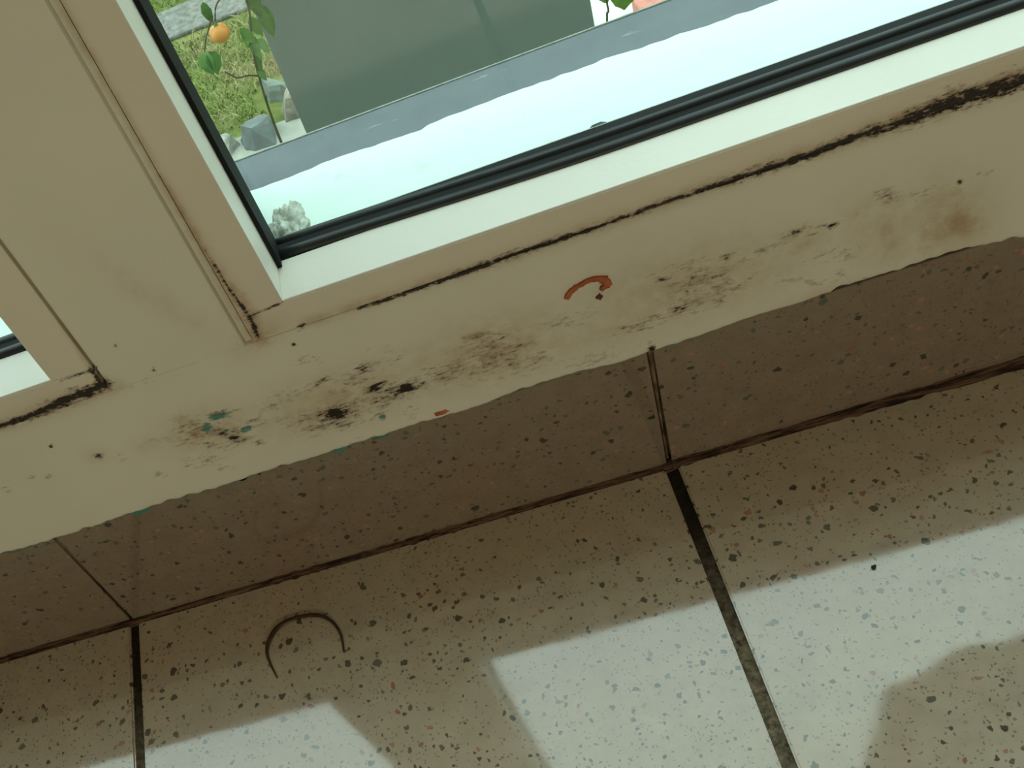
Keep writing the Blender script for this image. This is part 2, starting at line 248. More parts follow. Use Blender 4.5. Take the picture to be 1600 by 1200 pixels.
cc = q.mix(q.remap(g, .3, .7), (.100, .126, .140), (.128, .156, .168)); cc = q.mix(q.remap(g2, .68, .74, 0, .5), cc, (.5, .55, .53)); q.color(cc); q.bump(g, .2, .001); M_grey = q.m
M_edge = simple('pale_sill_edge', (.36, .41, .36), (.25, .29, .27), 200, .6, .1)
M_pillar = simple('grey_green_render', (.205, .25, .22), (.175, .225, .195), 4, .7, .0)
M_sealant = simple('weathered_white_sealant', (.50, .55, .48), (.24, .27, .21), 170, .85, .9, bd=.002)
M_room = simple('room_cream_paint', (.62, .55, .42), None, 6, .8, .05)
M_facade = simple('grey_outer_render', (.35, .37, .35), None, 30, .9, .3)
q = NT('window_glass')
q.t.nodes.remove(q.b); tr = q.n('ShaderNodeBsdfTransparent'); gl = q.n('ShaderNodeBsdfGlossy'); gl.inputs['Roughness'].default_value = .02
dp = q.n('ShaderNodeVectorMath'); dp.operation = 'DOT_PRODUCT'; q.l(q.geo.outputs['Incoming'], dp.inputs[0]); q.l(q.geo.outputs['Normal'], dp.inputs[1])
sch = q.math('POWER', q.math('SUBTRACT', 1.0, q.math('ABSOLUTE', dp.outputs['Value']), clamp=True), 5.0)
mx = q.n('ShaderNodeMixShader'); q.l(q.math('MULTIPLY_ADD', sch, .97, .03), mx.inputs[0])
tr.inputs[0].default_value = (.94, .98, .97, 1); q.l(tr.outputs[0], mx.inputs[1]); q.l(gl.outputs[0], mx.inputs[2])
q.l(mx.outputs[0], [n for n in q.t.nodes if n.type == 'OUTPUT_MATERIAL'][0].inputs[0]); M_glass = q.m

# ------------------------------------------------------------ room shell
SL = .06                      # the floor falls gently away from the wall
def slab(name, b, mat, label):
    return link(name, box(name, b), mat, None, 'structure', label)
slab('wall_left', (-1.72, -1.6, -2.9, .12, -.25, 2.45), M_room, 'cream side wall of the room')
slab('wall_right', (2.2, 2.32, -2.9, .12, -.25, 2.45), M_room, 'cream side wall of the room beyond the window')
slab('wall_back', (-1.6, 2.2, -2.9, -2.8, -.25, 2.45), M_room, 'cream wall at the back of the room')
slab('ceiling', (-1.72, 2.32, -2.9, .12, 2.4, 2.5), M_room, 'cream ceiling')

floor = link('floor', None, None) if False else None
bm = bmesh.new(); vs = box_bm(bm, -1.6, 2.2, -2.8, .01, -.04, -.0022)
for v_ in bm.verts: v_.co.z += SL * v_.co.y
floor = link('floor', done(bm, 'floor'), M_grout, None, 'structure', 'terrazzo tiled floor with dark grout')
def tile_mesh(x0, x1, y0, y1, jit=0):
    bm = bmesh.new(); box_bm(bm, x0, x1, y0, y1, -.0118, 0)
    bmesh.ops.bevel(bm, geom=list(bm.edges), offset=.0009, segments=2, affect='EDGES')
    for v_ in bm.verts: v_.co.z += SL * v_.co.y
    return done(bm, 'tile')
colx = [(-1.197, -.903), (-.897, -.603), (-.597, -.303), (-.297, -.0022), (.0030, .2968), (.3031, .5968), (.603, .897), (.903, 1.197), (1.203, 1.497), (1.503, 1.797), (1.803, 2.097)]
for j in range(9):
    for (a, b) in colx:
        y1 = -.0018 - .3 * j; y0 = y1 - .2945
        if y0 < -2.8: y0 = -2.79
        link('tile', tile_mesh(a, b, y0, y1), M_floor, floor)

# skirting tiles
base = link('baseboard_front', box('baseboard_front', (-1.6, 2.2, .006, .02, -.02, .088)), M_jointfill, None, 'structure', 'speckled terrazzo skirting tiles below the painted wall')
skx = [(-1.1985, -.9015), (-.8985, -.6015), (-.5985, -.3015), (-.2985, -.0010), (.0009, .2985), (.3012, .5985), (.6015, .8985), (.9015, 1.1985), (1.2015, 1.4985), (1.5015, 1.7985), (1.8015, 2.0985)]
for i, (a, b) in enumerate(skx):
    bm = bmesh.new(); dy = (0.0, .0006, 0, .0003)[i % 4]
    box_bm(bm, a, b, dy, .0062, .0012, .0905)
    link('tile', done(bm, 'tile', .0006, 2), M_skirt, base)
# raised filler in the upright joints
def strip_noise(pts, w, name, mat, parent, amp=.0006, m=40, flat=.6):
    P = smoothpts(pts, m); out = []
    for i, p in enumerate(P):
        nz = noise.noise(Vector((i * .23, w * 999, 0)))
        out.append((p[0], p[1], p[2], max(.0002, p[3] + nz * amp)))
    return link(name, tube(name, out, 8, flat), mat, parent)
strip_noise([(-.0001, .002, .093, .0016), (0, .0018, .07, .0013), (.0002, .002, .045, .0010), (.0002, .0022, .02, .0008), (.0003, .0022, .002, .0008)], 1, 'joint_filler', M_jointfill, base, .0004, 10)
strip_noise([(.2999, .0008, .095, .0022), (.2998, .0014, .08, .0020), (.2997, .0014, .06, .0017), (.2996, .0022, .03, .0009), (.2995, .002, .004, .0012)], 2, 'joint_filler', M_jointfill, base, .0004, 10)
# irregular filler bead between floor and skirting
v = []; f = []; n = 900
for i in range(n + 1):
    x = -.25 + .95 * i / n
    a = noise.noise(Vector((x * 60, 0, 3))); b = noise.noise(Vector((x * 180, 5, 3))); c2 = noise.noise(Vector((x * 14, 9, 3)))
    big = max(0, (x - .33)) * 7
    h = .0016 + .0010 * a + .0006 * b + .0012 * max(0, c2) + .0012 * min(1, big); d = .0022 + .0012 * b + .0010 * a + .0016 * max(0, c2) + .0018 * min(1.4, big)
    for (yy, zz) in ((.0012, h + .0008), (-.0003 - .0004 * (1 + b), h), (-.0009 - .3 * max(.0004, d), h * .45), (-max(.001, d), .0003 - d * SL), (-max(.001, d) - .0002, -.003)):
        v.append((x, yy, zz))
for i in range(n):
    for k in range(4): f.append((i * 5 + k, i * 5 + k + 1, (i + 1) * 5 + k + 1, (i + 1) * 5 + k))
link('joint_filler', mesh('joint_filler', v, f, True), M_filler, floor, label='cracked brown grimy filler where floor meets skirting')

# front wall: painted band, upright between the windows, coarse remainder
Z0F, Z1F = .1738, 1.36
ex = np.array([e[0] for e in DATA['edge']]); ez = np.array([e[1] for e in DATA['edge']])
def edge_z(x):
    r = float(np.interp(x, ex, ez))
    n1 = noise.noise(Vector((x * 55, 1, 1))) * .0009 + noise.noise(Vector((x * 210, 2, 1))) * .0010 + max(0, noise.noise(Vector((x * 85, 4, 1))) - .25) * .0035
    return r + n1
h = .0008
xs = np.arange(-.12, .56, h); nz = int((.1728 - .0905) / h); v = []; f = []
for j in range(nz + 1):
    t = j / nz
    for x in xs:
        zb = edge_z(x); z = zb + (Z0F - .0006 - zb) * t
        lip = .0012 * (1 - math.exp(-(z - zb) / .0012))
        y = -.0004 - lip * math.exp(-(z - zb) / .02) - .0006
        v.append((x, y + .0002 * noise.noise(Vector((x * 30, z * 60, 0))), z))
nx = len(xs)
for j in range(nz):
    for i in range(nx - 1): f.append((j * nx + i, j * nx + i + 1, (j + 1) * nx + i + 1, (j + 1) * nx + i))
b0 = len(v)
for i in range(nx): v.append((xs[i], .003, v[i][2] + .0002))
for i in range(nx - 1): f.append((i + 1, i, b0 + i, b0 + i + 1))
b1 = len(v)
for i in range(nx): v.append((xs[i], .003, Z0F - .0006))
for i in range(nx - 1): f.append((nz * nx + i, nz * nx + i + 1, b1 + i + 1, b1 + i))
# upright between windows (same plane, meets the band)
def addgrid(x0, x1, z0, z1, y, hx, hz):
    X = np.linspace(x0, x1, max(2, int((x1 - x0) / hx) + 1)); Zs = np.linspace(z0, z1, max(2, int((z1 - z0) / hz) + 1)); b = len(v); m_ = len(X)
    for z in Zs:
        for x in X: v.append((x, y, z))
    for j in range(len(Zs) - 1):
        for i in range(m_ - 1): f.append((b + j * m_ + i, b + j * m_ + i + 1, b + (j + 1) * m_ + i + 1, b + (j + 1) * m_ + i))
    for (i0, i1) in ((0, (len(Zs) - 1) * m_), (m_ - 1, len(Zs) * m_ - 1)):
        c = len(v); v.append((v[b + i0][0], .02, z0)); v.append((v[b + i0][0], .02, z1)); f.append((b + i0, b + i1, c + 1, c) if i0 == 0 else (b + i1, b + i0, c, c + 1))
addgrid(.0754, .1369, Z0F - .0008, .385, -.0010, h, h)
addgrid(.0754, .1369, .385, Z1F, -.0010, .02, .1)
for (a, b) in ((-1.6, -.1195), (.5585, 2.2)): addgrid(a, b, .092, Z0F - .0006, -.0010, .1, .02)
addgrid(-1.6, -.76, Z0F - .0006, 2.4, -.001, .1, .2); addgrid(.985, 2.2, Z0F - .0006, 2.4, -.001, .1, .2); addgrid(-.76, .985, Z1F, 2.4, -.001, .1, .2)
me = mesh('wall_front', v, f, True); stain_attrs(me)
wall = link('wall_front', me, M_wall, None, 'structure', 'cream painted wall band with black mould between skirting and windows')
# wall core behind the paint (under, beside and above the openings)
bm = bmesh.new()
for b in ((-1.6, 2.2, .006, .118, .095, .166), (-1.6, 2.2, .02, .118, -1.5, .095), (.0756, .1370, .004, .118, .166, Z1F), (-1.6, -.76, .004, .118, .166, 2.4), (.985, 2.2, .004, .118, .166, 2.4), (-.76, .985, .004, .118, Z1F, 2.4)):
    box_bm(bm, *b)
link('wall_core', done(bm, 'wall_core'), M_facade, wall)
# older paint layers peeping out below the band
def flake(name, pts, y, col, label, th=.0003):
    n = len(pts); P = []
    for i in range(n):
        a = np.array(pts[i]); b = np.array(pts[(i + 1) % n])
        for t in (0, .33, .66):
            p = a + (b - a) * t; P.append(p + rng.normal(0, .00018, 2))
    m_ = len(P); vv = [(p[0], y, p[1]) for p in P] + [(p[0], y + th + .001, p[1]) for p in P]
    ff = [tuple(range(m_))] + [(i, (i + 1) % m_, m_ + (i + 1) % m_, m_ + i) for i in range(m_)]
    me = mesh(name, vv, ff); bm = bmesh.new(); bm.from_mesh(me); bmesh.ops.triangulate(bm, faces=[bm.faces[0]] if hasattr(bm.faces, 'ensure_lookup_table') and not bm.faces.ensure_lookup_table() else []); bmesh.ops.recalc_face_normals(bm, faces=bm.faces); bm.to_mesh(me); bm.free()
    return link(name, me, col, wall, label=label)
M_teal = simple('old_teal_paint', (.06, .21, .17), (.10, .25, .19), 300, .6, .2)
M_tealgrey = simple('old_grey_green_paint', (.17, .21, .155), (.13, .155, .115), 200, .6, .2)
M_orange = simple('old_orange_paint', (.50, .15, .05), (.34, .085, .03), 260, .6, .3)
def band(x0, x1, drop0, drop1, name, mat, label):
    n = max(6, int((x1 - x0) / .0012)); v = []; f = []
    for i in range(n + 1):
        x = x0 + (x1 - x0) * i / n; t = i / n; e = edge_z(x)
        d = (drop0 + (drop1 - drop0) * t) * (1 + .9 * noise.noise(Vector((x * 170, 8, 2)))) * min(1, 6 * t, 6 * (1 - t))
        v += [(x, -.0003, e + .001), (x, -.0003, e - d), (x, .001, e - d)]
    for i in range(n):
        for k in range(2): f.append((i * 3 + k + 1, i * 3 + k, (i + 1) * 3 + k, (i + 1) * 3 + k + 1))
    link(name, mesh(name, v, f), mat, wall, label=label)
band(.0425, .054, .0042, .0030, 'paint_layer', M_teal, 'teal older paint showing below the cream band')
band(.052, .11, .0013, .0018, 'paint_layer', M_tealgrey, 'grey green older paint showing below the cream band')
band(.100, .106, .0014, .0014, 'paint_layer', M_teal, 'teal older paint showing below the cream band')
band(.120, .185, .0022, .0014, 'paint_layer', M_tealgrey, 'grey green older paint showing below the cream band')
band(.205, .30, .0012, .0022, 'paint_layer', M_tealgrey, 'grey green older paint showing below the cream band')
band(.302, .345, .0030, .0008, 'paint_layer', M_tealgrey, 'grey green older paint showing below the cream band')
band(-.03, .001, .0035, .0008, 'paint_layer', M_tealgrey, 'grey green older paint showing below the cream band')
flake('paint_chip', [(.1495, .0895), (.1535, .0905), (.1565, .0888), (.1528, .0862), (.149, .087)], -.0004, M_teal, 'small teal paint chip on skirting top edge')
flake('paint_chip', [(.1685, .0885), (.1735, .0895), (.1765, .0880), (.173, .0868)], -.0004, M_teal, 'faint teal paint smear on skirting top edge')
flake('paint_chip', [(.2000, .0955), (.2055, .0958), (.2068, .0940), (.2030, .0930), (.2003, .0932)], -.0023, M_orange, 'small orange paint chip on lower paint edge')
# orange horseshoe-shaped scar in the band
O = [(.2690, .1412), (.2718, .1448), (.2755, .1464), (.2797, .1476), (.2840, .1472), (.2878, .1450), (.2893, .1412), (.2878, .1392), (.2850, .1386)]
I = [(.2708, .1398), (.2738, .1432), (.2766, .1444), (.2800, .1456), (.2835, .1448), (.2846, .1434), (.2856, .1420), (.2850, .1408), (.2838, .1394)]
vv = []; ff = []
Os, Is = smoothpts(O, 6), smoothpts(I, 6)
for i, (a, b) in enumerate(zip(Os, Is)):
    ja = rng.normal(0, .00022, 4)
    vv += [(a[0] + ja[0], -.00215, a[1] + ja[1]), (b[0] + ja[2], -.00215, b[1] + ja[3]), (a[0] + ja[0], -.0008, a[1] + ja[1]), (b[0] + ja[2], -.0008, b[1] + ja[3])]
for i in range(len(Os) - 1):
    a = i * 4; b = a + 4; ff += [(a, b, b + 1, a + 1), (a, a + 2, b + 2, b), (a + 1, b + 1, b + 3, a + 3)]
link('paint_scar', mesh('paint_scar', vv, ff), M_orange, wall, label='orange horseshoe shaped scar of older paint')
flake('paint_chip', [(.2815, .1352), (.2838, .1368), (.2845, .1347), (.2832, .1330)], -.0018, simple('dark_red_chip', (.12, .03, .02)), wall and 'small dark red chip under the orange scar')

# ------------------------------------------------------------ windows
XB, ZB, GD = .1605, .1900, .0220
def make_window(name, x0, x1, label):
    """casement: x0..x1 outer sash edges"""
    w = empty(name, ((x0 + x1) / 2, 0, Z0F), 'structure', label)
    sw = XB - .1418; xi0, xi1 = x0 + sw, x1 - sw; zi1 = Z1F - .02
    def put(o, lean=0):
        if lean and x0 > 0:          # the inner edge of this old stile is slightly out of plumb
            for v_ in o.data.vertices:
                k = 1 if lean == 1 else max(0., min(1., (v_.co.x - x0) / (xi0 - x0)))
                v_.co.x += k * (-.0004 - .0215 * min(.15, max(0, v_.co.z - ZB)))
        o.parent = w; o.matrix_parent_inverse = Matrix.Translation(w.location).inverted(); return o
    def frame(nm, xs, zs, y0, y1, mat, lean=0):
        me = grid_box(nm, xs, zs, y0, y1); stain_attrs(me); o = link(nm, me, mat); put(o, lean); return o
    # bottom rail front, with its fine front where the camera looks
    lo, hi = max(x0, -.12), min(x1, .56)
    xs = sorted(set([x0, x1] + list(np.round(np.arange(lo, hi, .0009), 5)))); xs = [x for x in xs if x0 <= x <= x1]
    frame('bottom_rail', xs, np.linspace(Z0F + .0006, ZB, 20), -.0018, .0363, M_frame_front)
    for (a, b) in ((x0, xi0), (xi1, x1)):
        if -.1 < a < .5: frame('stile', np.linspace(a, b, 22), np.r_[np.linspace(ZB + .0002, .36, 190), np.linspace(.38, Z1F - .0006, 12)], -.0018, .0363, M_frame_front, 2 if a == x0 else 0)
        else: frame('stile', [a, b], [ZB + .0002, Z1F - .0006], -.0018, .0363, M_frame_front)
    frame('top_rail', [xi0, xi1], [zi1, Z1F - .0006], -.0018, .0363, M_frame_front)
    # pale reveal skins on the inner sides of the sash
    put(link('glazing_bead', box('glazing_bead', (xi0, xi1, -.0014, GD + .0005, ZB - .001, ZB + .0008), .0003, 1), M_ledge))
    put(link('glazing_bead', box('glazing_bead', (xi0 - .001, xi0 + .0006, -.0014, GD - .001, ZB + .0006, zi1), .0003, 1), M_ledge), lean=1)
    put(link('glazing_bead', box('glazing_bead', (xi1 - .0006, xi1 + .001, -.0014, GD + .001, ZB + .0006, zi1), .0003, 1), M_ledge))
    # rubber gaskets: inner bulb, dark channel, outer bulb
    def sag(x):              # the old rubber has crept inwards along the rail
        t = max(0., min(1., (x - .16) / .15)); return .0008 - .0050 * t * t * (3 - 2 * t) if x0 > 0 else 0.
    def gasket(y, r, z_off, flat=1.):
        put(link('gasket', tube('gasket', [(xi0 + (xi1 - xi0) * i / 60, y + sag(xi0 + (xi1 - xi0) * i / 60), ZB + z_off, r) for i in range(61)], 14, flat), M_rubber))
    gasket(GD + .0032, .0029, .0002); gasket(.0338, .0023, .0002)
    put(link('gasket', box('gasket', (xi0, xi1, GD + .0010, .0362, ZB - .002, ZB + .0011), .0003, 1), M_black))
    put(link('gasket', box('gasket', (xi0 - .001, xi0 + .0026, GD - .0035, .0290, ZB, zi1), .0012, 3), M_black), lean=1)
    put(link('gasket', box('gasket', (xi0 - .001, xi0 + .0018, .0312, .0350, ZB, zi1), .0008, 2), M_black), lean=1)
    put(link('gasket', box('gasket', (xi1 - .0024, xi1 + .001, GD - .0035, .0290, ZB, zi1), .0014, 3), M_rubber))
    put(link('gasket', box('gasket', (xi1 - .0018, xi1 + .001, .0312, .0350, ZB, zi1), .0012, 3), M_rubber))
    put(link('outer_bead', box('outer_bead', (xi0, xi1, .0364, .0390, ZB - .016, ZB - .0008), .0003, 1), M_edge))
    put(link('pane', box('pane', (xi0 - .003, xi1 - .0005, .0292, .0310, ZB + .0008, zi1)), M_glass))
    put(link('outer_frame', box('outer_frame', (x0, x1, .0391, .0418, Z0F, ZB - .012)), M_ledge))
    return w
w1 = make_window('window_1', .1418, .98, 'pale framed window above mouldy wall band, white sill outside')
w2 = make_window('window_2', -.755, .0742, 'second pale framed window at left edge beyond the upright')
# thin cover strip between the upright and the right window
me = grid_box('cover_strip', np.linspace(.1380, .1409, 5), np.r_[np.linspace(.1742, .36, 200), np.linspace(.38, Z1F, 10)], .0002, .01); stain_attrs(me)
link('cover_strip', me, M_wall, wall)
me = grid_box('gap_back', np.linspace(.1365, .1420, 4), np.r_[np.linspace(.172, .36, 200), np.linspace(.38, Z1F, 10)], .004, .01)
link('gap_filler', me, simple('grimy_gap', (.12, .07, .03), (.05, .026, .012), 200, .9, .3), wall)

# ------------------------------------------------------------ outside: sill, sealant, pillar, yard
sill = link('trim_1', box('trim_1', (-1.6, 2.2, .0425, .1310, .145, .1695), .0006, 2), M_grey, None, 'structure', 'grey outer window sill with ragged white paint on it')
ro = DATA['rough']; rx = [r[0] for r in ro]; ry = [r[1] for r in ro]
v = []; f = []; xs = np.arange(-.7, .95, .0015); n = len(xs)
for x in xs:
    e = float(np.interp(x, rx, ry)) + .0004 * noise.noise(Vector((x * 50, 0, 7))) + .0007 * noise.noise(Vector((x * 160, 0, 7)))
    for (y, z) in ((.0426, .1703), (.06, .1706), (.08, .1704), (e - .0008, .1703), (e, .16955)): v.append((x, y, z))
for i in range(n - 1):
    for k in range(4): f.append((i * 5 + k, (i + 1) * 5 + k, (i + 1) * 5 + k + 1, i * 5 + k + 1))
link('white_paint', mesh('white_paint', v, f, True), M_white, sill, label='ragged edged white paint coat')
link('sill_edge', box('sill_edge', (-1.6, 2.2, .1309, .1320, .160, .1700), .0003, 1), M_edge, sill, label='pale front edge')  # thin strip in a paler tone than the sill top
# crumbly sealant lump in the corner
bm = bmesh.new(); bmesh.ops.create_icosphere(bm, subdivisions=5, radius=1)
for v_ in bm.verts:
    p = v_.co.copy(); d = 1 + .35 * noise.noise(p * 2.1) + .22 * noise.noise(p * 6) + .12 * noise.noise(p * 15)
    v_.co = Vector((p.x * .0085 * d, p.y * .0175 * d, p.z * .0075 * d))
lump = link('sealant_lump', done(bm, 'sealant_lump', 0, 0, True), M_sealant, None, None, 'crumbling white sealant lump in the lower left corner outside the glass', 'sealant')
lump.location = (.1640, .0590, .1735)

slab('pillar_wall', (.0665, .4705, 1.0, 1.4, -1.5, .9), M_pillar, 'smooth grey green rendered pillar standing outside the window')
q = NT('mossy_soil', .95, .2); g = q.noise(14, 6, .7); g2 = q.noise(3, 3)
cc = q.mix(q.remap(g, .35, .65), (.07, .10, .022), (.14, .16, .045)); cc = q.mix(q.remap(g2, .5, .7), cc, (.33, .28, .14)); q.color(cc); q.bump(g, .6, .02)
slab('ground', (-8, 8, .118, 14, -1.6, -1.5), q.m, 'mossy lawn ground below the window')
# grass blades: uncountable
NB = 42000; gx = rng.uniform(-1.35, .35, NB); gy = rng.uniform(2.35, 4.6, NB)
keep = ~(((gx + .195) ** 2 + (gy - 2.80) ** 2 < .008) | ((gx + .09) ** 2 + (gy - 2.78) ** 2 < .008) | ((gx + .145) ** 2 + (gy - 2.69) ** 2 < .010) | ((gx + .27) ** 2 + (gy - 2.6) ** 2 < .008) | ((gx + .405) ** 2 + (gy - 2.6) ** 2 < .009)) & ~((gy > 3.33 + .05 * gx + .0) & (gy < 3.56)) & ~((gx > -.42) & (gy < 2.70)); gx, gy = gx[keep], gy[keep]; NB = len(gx)
ang = rng.uniform(0, 6.283, NB); L = rng.uniform(.012, .032, NB); lean = rng.uniform(.3, 1.6, NB); la = rng.uniform(0, 6.283, NB); wd = rng.uniform(.0012, .0028, NB)
base_v = np.stack([gx, gy, np.full(NB, -1.5)], 1); dx = np.stack([np.cos(ang) * wd, np.sin(ang) * wd, 0 * ang], 1)
mid = base_v + np.stack([np.cos(la) * lean * L * .3, np.sin(la) * lean * L * .3, L * .6], 1); tip = base_v + np.stack([np.cos(la) * lean * L * .9, np.sin(la) * lean * L * .9, L], 1)
V = np.stack([base_v - dx, base_v + dx, mid + dx * .7, mid - dx * .7, tip], 1).reshape(-1, 3)
F = []
for i in range(NB): b = i * 5; F.append((b, b + 1, b + 2, b + 3)); F.append((b + 3, b + 2, b + 4))
me = bpy.data.meshes.new('lawn_grass'); me.from_pydata(V.tolist(), [], F)
q = NT('grass_blades', .6, .3); g = q.noise(5, 4, .6); g2 = q.noise(120, 2)
cc = q.mix(q.remap(g2, .3, .7), (.11, .17, .028), (.23, .28, .07)); cc = q.mix(q.remap(g, .44, .62), cc, (.30, .25, .13)); q.color(cc)
link('lawn_grass', me, q.m, None, 'stuff', 'short patchy green and straw coloured lawn grass below the window', 'grass')
M_path = simple('pebbled_concrete', (.17, .17, .145), (.09, .095, .08), 45, .95, .8, bd=.01)
link('path', box('path', (-3, .4, 3.34, 3.54, -1.502, -1.485), .006, 2), M_path, None, 'structure', 'grey concrete path strip crossing the lawn')
slab('courtyard_paving', (-.44, 1.6, 1.5, 2.64, -1.502, -1.492), simple('pale_concrete', (.27, .28, .23), (.20, .21, .18), 12, .95, .4), 'pale concrete apron at the foot of the pillar')['kind'] = 'structure'

def rock(loc, size, rotz, seed, c1, c2, label):
    c2 = tuple(x * .6 for x in c2)
    bm = bmesh.new(); r = random.Random(seed)
    for k in range(16):
        a = r.uniform(0, 6.283); bz = r.choice((0, 0, 1)); rr = r.uniform(.75, 1) * (1 if bz == 0 else .7)
        bm.verts.new((math.cos(a) * rr, math.sin(a) * rr, bz * r.uniform(.6, 1)))
    bmesh.ops.convex_hull(bm, input=bm.verts)
    for v_ in [x for x in bm.verts if not x.link_faces]: bm.verts.remove(v_)
    bmesh.ops.subdivide_edges(bm, edges=bm.edges, cuts=2, use_grid_fill=True)
    for v_ in bm.verts:
        v_.co += Vector((noise.noise(v_.co * 3), noise.noise(v_.co * 3 + Vector((5, 5, 5))), noise.noise(v_.co * 3 + Vector((9, 2, 4))))) * .06
        v_.co.x *= size[0]; v_.co.y *= size[1]; v_.co.z *= size[2]
    o = link('garden_stone', done(bm, 'garden_stone'), simple('stone', c1, c2, 25, .9, .5, bd=.004), None, None, label, 'stone', 'rough stones edging the lawn')
    o.location = loc; o.rotation_euler = (0, 0, rotz); return o
rock((-.405, 2.60, -1.493), (.075, .06, .05), .3, 1, (.30, .31, .25), (.23, .25, .21), 'pale grey flat stone nearest the left window gasket')
rock((-.270, 2.595, -1.493), (.065, .075, .07), 1.1, 2, (.11, .14, .135), (.16, .18, .17), 'dark blue grey stone between pale and beige stones')
rock((-.145, 2.69, -1.493), (.055, .085, .07), -.3, 3, (.26, .24, .17), (.20, .19, .15), 'beige wedge shaped stone beside the pillar edge')
rock((-.195, 2.80, -1.5), (.055, .07, .07), .8, 4, (.12, .17, .13), (.17, .20, .17), 'mossy grey green stone at the lawn border')
rock((-.09, 2.78, -1.5), (.06, .07, .08), .1, 5, (.32, .28, .23), (.22, .20, .17), 'pinkish white broken stone half hidden behind pillar')

# climbing plant with one orange fruit, left of the pillar
M_leaf = simple('plant_leaf', (.055, .16, .022), (.12, .27, .04), 60, .5, .15)
M_leaf2 = simple('bright_leaf', (.12, .29, .03), (.19, .38, .06), 60, .5, .15)
M_stem = simple('plant_stem', (.05, .07, .02), (.12, .10, .05), 80, .7, .2)
M_fruit = simple('orange_fruit_skin', (.80, .36, .07), (.72, .28, .05), 30, .4, .05)
def leaf_mesh(L, Wd, fold=.25, curl=.3):
    v = []; f = []; n = 9
    for i in range(n):
        t = i / (n - 1); w = Wd * math.sin(math.pi * min(1, t ** .75 * .98 + .01)) * .5 * (1 + .08 * math.sin(i * 2.4)); z = -curl * L * t * t
        v += [(-w, t * L, z + abs(w) * fold), (0, t * L, z), (w, t * L, z + abs(w) * fold)]
    for i in range(n - 1):
        a = i * 3; f += [(a, a + 1, a + 4, a + 3), (a + 1, a + 2, a + 5, a + 4)]
    b = len(v); v += [(x, y, z - .0005) for x, y, z in v]
    f += [tuple(reversed([q_ + b for q_ in g_])) for g_ in list(f)]
    return mesh('leaf', v, f, True)
def plant(loc, label, stems, leaves, mat):
    p = empty('climbing_plant', loc, None, label, 'plant', None)
    T = Matrix.Translation(p.location).inverted()
    def put(o): o.parent = p; o.matrix_parent_inverse = T
    for s in stems: put(link('stem', tube('stem', smoothpts(s, 4), 6), M_stem))
    for (lx, ly, lz, L, Wd, ax, az, roll) in leaves:
        o = link('leaf', leaf_mesh(L, Wd), mat); o.location = (lx, ly, lz); o.rotation_euler = (ax, roll, az); put(o)
    return p, put
st = [[(.06, .955, -1.49, .004), (.052, .945, -1.0, .0035), (.041, .93, -.46, .0022), (.0415, .922, -.38, .002), (.045, .92, -.321, .0018), (.050, .92, -.275, .0016), (.058, .92, -.23, .0016), (.072, .92, -.185, .0015), (.078, .92, -.12, .0014)],
      [(.050, .92, -.272, .0012), (.040, .915, -.263, .0011), (.026, .91, -.257, .001), (.016, .91, -.243, .0008)],
      [(.074, .92, -.17, .0014), (.055, .915, -.155, .0012), (.040, .91, -.16, .001), (.031, .91, -.178, .001)],
      [(.031, .91, -.170, .001), (.014, .905, -.19, .0009), (.004, .905, -.208, .0008)]]
D = math.radians
lv = [(.080, .935, -.165, .045, .018, D(-75), D(170), 0), (.054, .91, -.198, .026, .013, D(-60), D(200), .4), (.060, .912, -.205, .026, .013, D(-65), D(120), -.3), (.064, .915, -.215, .030, .016, D(-55), D(150), .2),
      (.004, .905, -.206, .028, .022, D(-50), D(160), .2), (.010, .905, -.208, .028, .020, D(-55), D(210), -.2), (.027, .91, -.150, .030, .012, D(-80), D(180), 0), (.082, .94, -.20, .034, .012, D(-70), D(185), .1), (.066, .92, -.225, .022, .012, D(-50), D(230), .1),
      (.066, .94, -.205, .028, .014, D(-60), D(190), .2), (.060, .93, -.225, .026, .013, D(-60), D(205), -.3), (.055, .925, -.247, .020, .010, D(-55), D(185), .1), (.052, .92, -.262, .020, .010, D(-65), D(215), .2), (.050, .92, -.30, .018, .007, D(-60), D(100), .1), (.083, .95, -.20, .05, .018, D(-80), D(190), 0), (.040, .93, -.345, .016, .006, D(-70), D(250), 0)]
pl, put = plant((.06, .955, -1.49), 'climbing plant with dark leaves and one orange fruit left of the grey green pillar', st, lv, M_leaf)
bm = bmesh.new(); bmesh.ops.create_uvsphere(bm, u_segments=28, v_segments=18, radius=.0125)
for v_ in bm.verts: v_.co.z *= .93
fr_ = link('fruit', done(bm, 'fruit', 0, 0, True), M_fruit, label='round ripe orange fruit'); fr_.location = (.030, .91, -.194); put(fr_)
bm = bmesh.new(); bmesh.ops.create_cone(bm, cap_ends=True, segments=5, radius1=.004, radius2=.001, depth=.003)
cp = link('calyx', done(bm, 'calyx'), M_leaf); cp.location = (.030, .91, -.1815); cp.parent = fr_; cp.location = (0, 0, .0125)
st2 = [[(.485, .935, -1.49, .003), (.475, .92, -.8, .0022), (.469, .905, -.40, .0014), (.4725, .90, -.345, .0012), (.468, .90, -.30, .0012), (.475, .9, -.25, .001)],
       [(.469, .90, -.335, .0010), (.478, .90, -.325, .0010), (.488, .90, -.32, .0009)]]
lv2 = [(.494, .90, -.300, .062, .040, D(-85), D(182), 0), (.466, .90, -.314, .024, .016, D(-70), D(200), .3), (.480, .91, -.300, .03, .02, D(-70), D(140), .3), (.462, .91, -.30, .03, .012, D(-70), D(150), .3)]
plant((.485, .935, -1.49), 'plant with broad bright green leaf right of the grey green pillar', st2, lv2, M_leaf2)
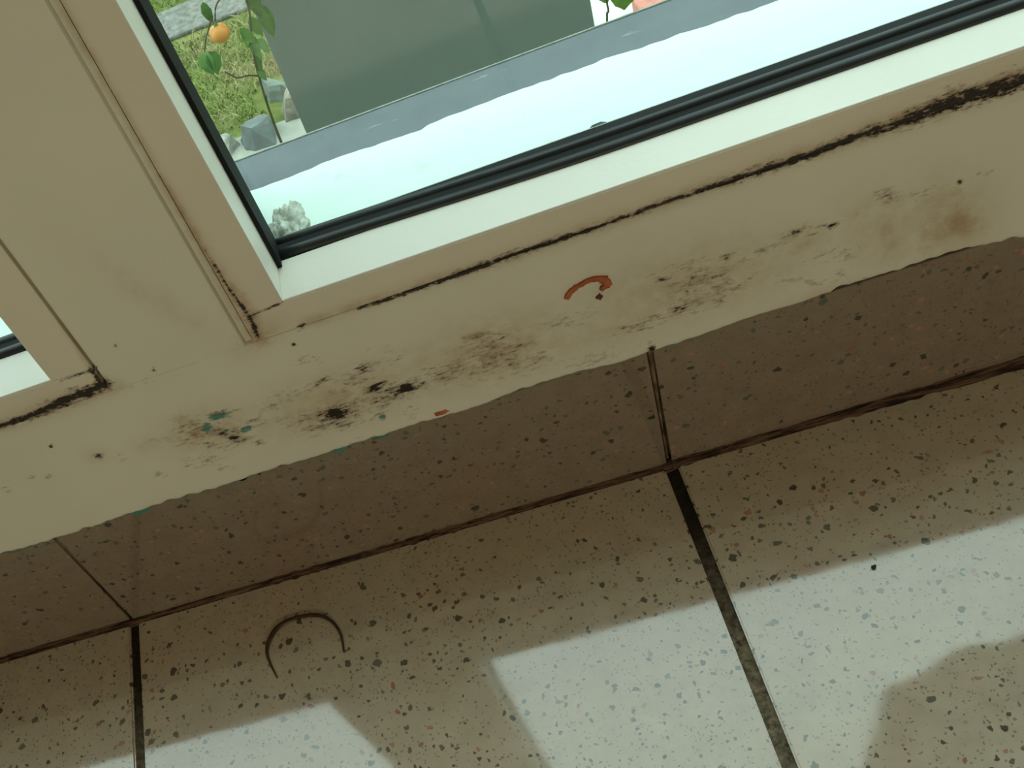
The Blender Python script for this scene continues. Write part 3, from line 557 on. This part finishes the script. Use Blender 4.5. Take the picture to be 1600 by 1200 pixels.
# things on the ground right of the pillar
wb_ = link('planter_block', box('planter_block', (.60, 1.15, 2.10, 2.62, -1.492, -1.34), .01, 2), simple('white_masonry', (.50, .52, .46), (.42, .44, .38), 20, .9, .4, bd=.004), None, None, 'low whitewashed masonry block on the ground right of the pillar', 'block')
pk_ = link('clay_brick', box('clay_brick', (.79, 1.00, 2.20, 2.30, -1.34, -1.28), .006, 2), simple('pink_clay', (.48, .20, .15), (.36, .15, .11), 50, .9, .5, bd=.004), None, None, 'pinkish clay brick lying on the whitewashed block', 'brick')
# ------------------------------------------------------------ inside: small things
P = [(x, y, z + .0008, w) for x, y, z, w in DATA['hair']]
q = NT('dry_stalk', .35, .5); g = q.noise(250, 4); q.color(q.mix(q.remap(g, .35, .65), (.022, .012, .006), (.075, .035, .014))); q.bump(g, .3, .0005)
link('dried_leaf_strip', tube('dried_leaf_strip', smoothpts(P, 5), 8, .5), q.m, None, None, 'dark brown curled dry leaf strip lying on the middle floor tile', 'leaf')
M_crumb = simple('dark_crumb', (.03, .025, .02), (.06, .05, .03), 300, .9, .4)
def crumb(x, y, r, label, mat=M_crumb):
    bm = bmesh.new(); bmesh.ops.create_icosphere(bm, subdivisions=2, radius=r)
    for v_ in bm.verts: v_.co *= 1 + .5 * noise.noise(v_.co * 900 + Vector((x * 50, y * 50, 0)))
    o = link('dirt_crumb', done(bm, 'dirt_crumb'), mat, None, None, label, 'dirt'); o.location = (x, y, SL * y + r * .7); return o
crumb(.366, -.082, .0010, 'tiny black crumb alone on the bright right floor tile')
MO = crumb(.3050, .0565, .0030, 'dark green moss clump on the outer sill against the glass gasket', simple('dark_moss', (.02, .05, .03), (.04, .08, .05), 300, .9, .4)); MO.location.z = .1728; MO['category'] = 'moss'; MO.name = 'moss_clump'; MO.scale = (1.8, .9, .8)
# unseen cloth, added to put a dark shape in the floor reflection
bm = bmesh.new(); nxc, nzc = 80, 40; g = []
for j in range(nzc + 1):
    for i in range(nxc + 1):
        x = .426 + .19 * i / nxc; t = j / nzc
        hem = .375 - .085 * min(1, max(0, x - .426) / .085) ** .8
        g.append(bm.verts.new((x, -.032 + .0035 * math.sin(x * 110) + .003 * math.sin(x * 47), hem + (1.45 - hem) * t)))
for j in range(nzc):
    for i in range(nxc): a = j * (nxc + 1) + i; bm.faces.new((g[a], g[a + 1], g[a + nxc + 2], g[a + nxc + 1]))
cu = link('added_curtain', done(bm, 'added_curtain', 0, 0, True), simple('beige_curtain_cloth', (.42, .34, .24), None, 300, .9, .1), None, None, 'unseen beige cloth added to darken part of the floor reflection', 'added_curtain')
md = cu.modifiers.new('thickness', 'SOLIDIFY'); md.thickness = .001
rod = link('curtain_rod', tube('curtain_rod', [(-.8, -.03, 1.46, .008), (1.2, -.03, 1.46, .008)], 16), simple('brass_rod', (.4, .3, .12), None, 50, .3, 0), None, None, 'plain rod above the two windows', 'rod')
